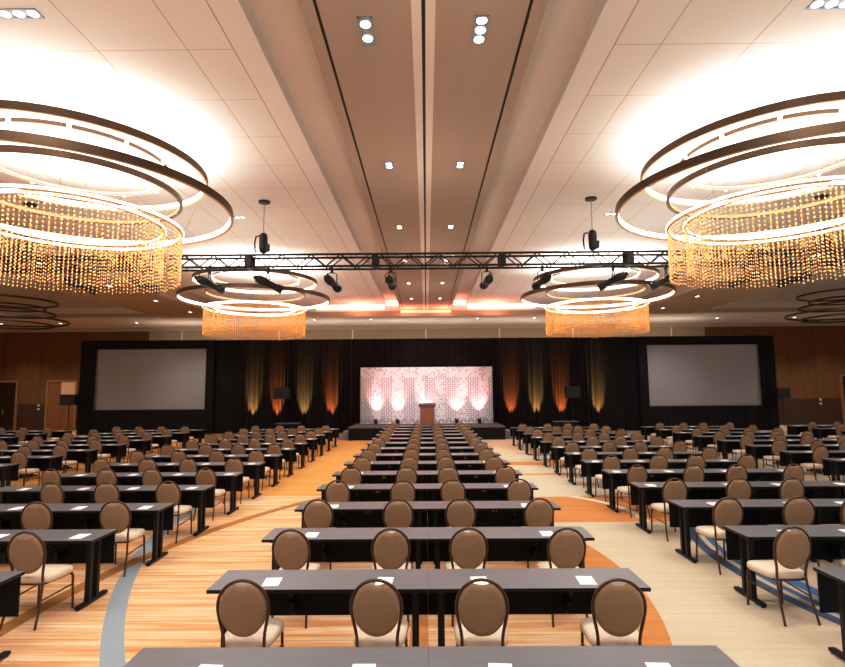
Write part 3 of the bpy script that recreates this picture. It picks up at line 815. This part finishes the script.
# ------------------------------------------------------------------ downlights
def dl_mesh(w, l, n, lm):
    b = bmesh.new(); z = 0
    for r_ in ((-w, w, -l, -l+.02), (-w, w, l-.02, l), (-w, -w+.02, -l, l), (w-.02, w, -l, l)): box(b, r_[0], r_[1], r_[2], r_[3], -.012, 0)
    box(b, -w+.02, w-.02, -l+.02, l-.02, -.004, 0)
    fr = mesh('frame', b, M['housing'])
    b = bmesh.new()
    for k in range(n):
        c = -l+(2*l)*(k+.5)/n
        lathe(b, [(min(w*.72, l/n*.8), -.010), (min(w*.62, l/n*.7), -.006)], 14, (0, c, 0))
    return fr, mesh('lamp', b, lm)
DL = {'big': dl_mesh(.085, .26, 2, M['lamp']), 'big3': dl_mesh(.085, .26, 3, M['lamp']), 'small': dl_mesh(.09, .15, 2, M['lampdim'])}
def downlight(kind, x, y, z, label, power, group, rz=0, size=120):
    t = thing('downlight', label, 'light', (x, y, z), rz, group)
    f, l = DL[kind]; obj('frame', f, t); obj('lamp', l, t, label='bright white lamp')
    if power: spot('downlight_beam', (x, y, z-.03), (0, 0, -1), power, (1, .965, .92), size, .7, .04)
PC = 330
for k, y in enumerate((6.11, 10.04, 14.04, 17.84, 21.73, 25.5)):
    for x, sd in ((-.69, 'left'), (.69, 'right')):
        downlight('big' if (k == 0 and x < 0) else 'big3' if k == 0 else 'small', x, y, 6.72, 'recessed downlight, %s nearest of the %s row in taupe ceiling strip' % (ORD[k] if k else 'very', sd), PC, 'downlights in the taupe ceiling strip')
PB = 340
for y, w in ((6.1, 'nearest the camera'), (13.95, 'beside the front chandelier'), (17.75, 'beside the rear chandelier')):
    for s, sd in ((-1, 'left'), (1, 'right')):
        downlight('big3' if y < 7 else 'small', s*4.95, y, 7.0, 'recessed downlight in the pale %s ceiling bay, %s' % (sd, w), PB, 'downlights in the pale ceiling bays', PI/2)
PS = 300
for k, y in enumerate((12.5, 16.3, 20.1, 23.6, 27.1)):
    for s, sd in ((-1, 'left'), (1, 'right')):
        downlight('small', s*12.05, y, 6.39, 'small downlight in the tan %s soffit, %s from the camera' % (sd, ORD[k] if k else 'first'), PS, 'downlights in the tan soffits')
for x, w in ((-6.4, 'outer left'), (-3.15, 'inner left'), (2.95, 'inner right'), (6.2, 'outer right')):
    downlight('small', x, 30.5, 6.39, 'small downlight in the soffit above the drape, %s of four' % w, 60, 'downlights above the drape')
# added room lamps outside the frame, above and beside the camera, without fixtures
for x, y in ((-7.5, 2.2), (7.5, 2.2), (0, 1.5), (-3.2, 2.0), (3.2, 2.0), (-12.05, 8.5), (12.05, 8.5)):
    spot('downlight_beam', (x, y, 6.3), (0, 0, -1), 320, (1, .965, .92), 125, .7, .05)
for x in (-13, -6.5, 0, 6.5, 13):                               # added fill hidden behind the drape brightens the wall above
    l = bpy.data.lights.new('wall_fill', 'AREA'); l.shape = 'RECTANGLE'; l.size = 6; l.size_y = .3; l.energy = 55; l.color = (1, .88, .76)
    o = bpy.data.objects.new('wall_fill', l); COL.objects.link(o); o.location = (x, 31.2, 4.7); aim(o, (0, .45, 1))
for s, sd in ((-1, 'left'), (1, 'right')):
    for x, y, w in ((17.0, 31.2, 'nearer the screen'), (21.5, 31.2, 'middle'), (25.0, 31.2, 'outermost')):
        downlight('small', s*x, y, 6.39, 'added small downlight brightening the wood wall beyond the %s screen, %s' % (sd, w), 430, 'added downlights before the wood wall', size=110)  # fixtures added to brighten the wood wall
    for x, y in ((17, 14), (17, 21.0), (22.5, 26.)):
        spot('downlight_beam', (s*x, y, 6.9), (0, 0, -1), 420, (1, .965, .92), 130, .7, .05)  # added bare spots that lift the dim outer bays
# added fill without fixtures brightens the ceilings between the chandeliers
for x, y, sz, p in ((-6.2, 14.3, 3.5, 48), (6.2, 14.3, 3.5, 48), (-6.2, 3.2, 3.5, 48), (6.2, 3.2, 3.5, 48), (-6.2, 24.6, 3.5, 48), (6.2, 24.6, 3.5, 48),
                    (0, 4, 2, 18), (0, 10, 2, 16), (0, 16.5, 2, 14), (0, 22.5, 2, 14), (-18.5, 18, 4, 60), (18.5, 18, 4, 60)):
    l = bpy.data.lights.new('ceiling_fill', 'AREA'); l.size = sz; l.energy = p; l.color = (1, .95, .90)
    o = bpy.data.objects.new('ceiling_fill', l); COL.objects.link(o); o.location = (x, y, 4.4); o.rotation_euler = (PI, 0, 0)
# red wash on the ceiling above the stage
for x, p in ((-3.6, 42), (3.6, 42), (-1.0, 40), (1.0, 40)):
    l = bpy.data.lights.new('ceiling_wash', 'AREA'); l.size = .6; l.energy = p; l.color = (1, .30, .18)
    o = bpy.data.objects.new('ceiling_wash', l); COL.objects.link(o); o.location = (x, 28.6, 6.1); aim(o, (0, -.35, 1))

# ------------------------------------------------------------------ world and camera
w = bpy.data.worlds.new('room_ambient'); scene.world = w; w.use_nodes = True
bg = w.node_tree.nodes['Background']; bg.inputs[0].default_value = (1, .97, .95, 1); bg.inputs[1].default_value = .75

F = 537.; CX, CY = 422.5, 333.5
pit = math.atan(55.5/F); yaw = math.atan((426-CX)/F*math.cos(pit)); roll = .0075
cp, sp_ = math.cos(pit), math.sin(pit)
fw = Vector((-math.sin(yaw)*cp, math.cos(yaw)*cp, sp_)); r0 = Vector((math.cos(yaw), math.sin(yaw), 0)); u0 = r0.cross(fw)
rt = r0*math.cos(roll)-u0*math.sin(roll); up = rt.cross(fw)
cam = bpy.data.cameras.new('camera'); cam.sensor_width = 36; cam.lens = F/845*36; cam.clip_end = 200
co = bpy.data.objects.new('camera', cam); COL.objects.link(co)
mtx = Matrix((rt, up, -fw)).transposed().to_4x4(); mtx.translation = (0, 0, 2.39); co.matrix_world = mtx
scene.camera = co
scene.view_settings.view_transform = 'Standard'
scene.view_settings.look = 'None'
scene.view_settings.exposure = 0.0
scene.cycles.use_denoising = True
scene.cycles.max_bounces = 6; scene.cycles.diffuse_bounces = 4; scene.cycles.glossy_bounces = 3
scene.cycles.sample_clamp_indirect = 4

vs = scene.view_settings
vs.use_curve_mapping = True
cm = vs.curve_mapping; c = cm.curves[3]
c.points.new(.25, .215); c.points.new(.70, .735); cm.update()
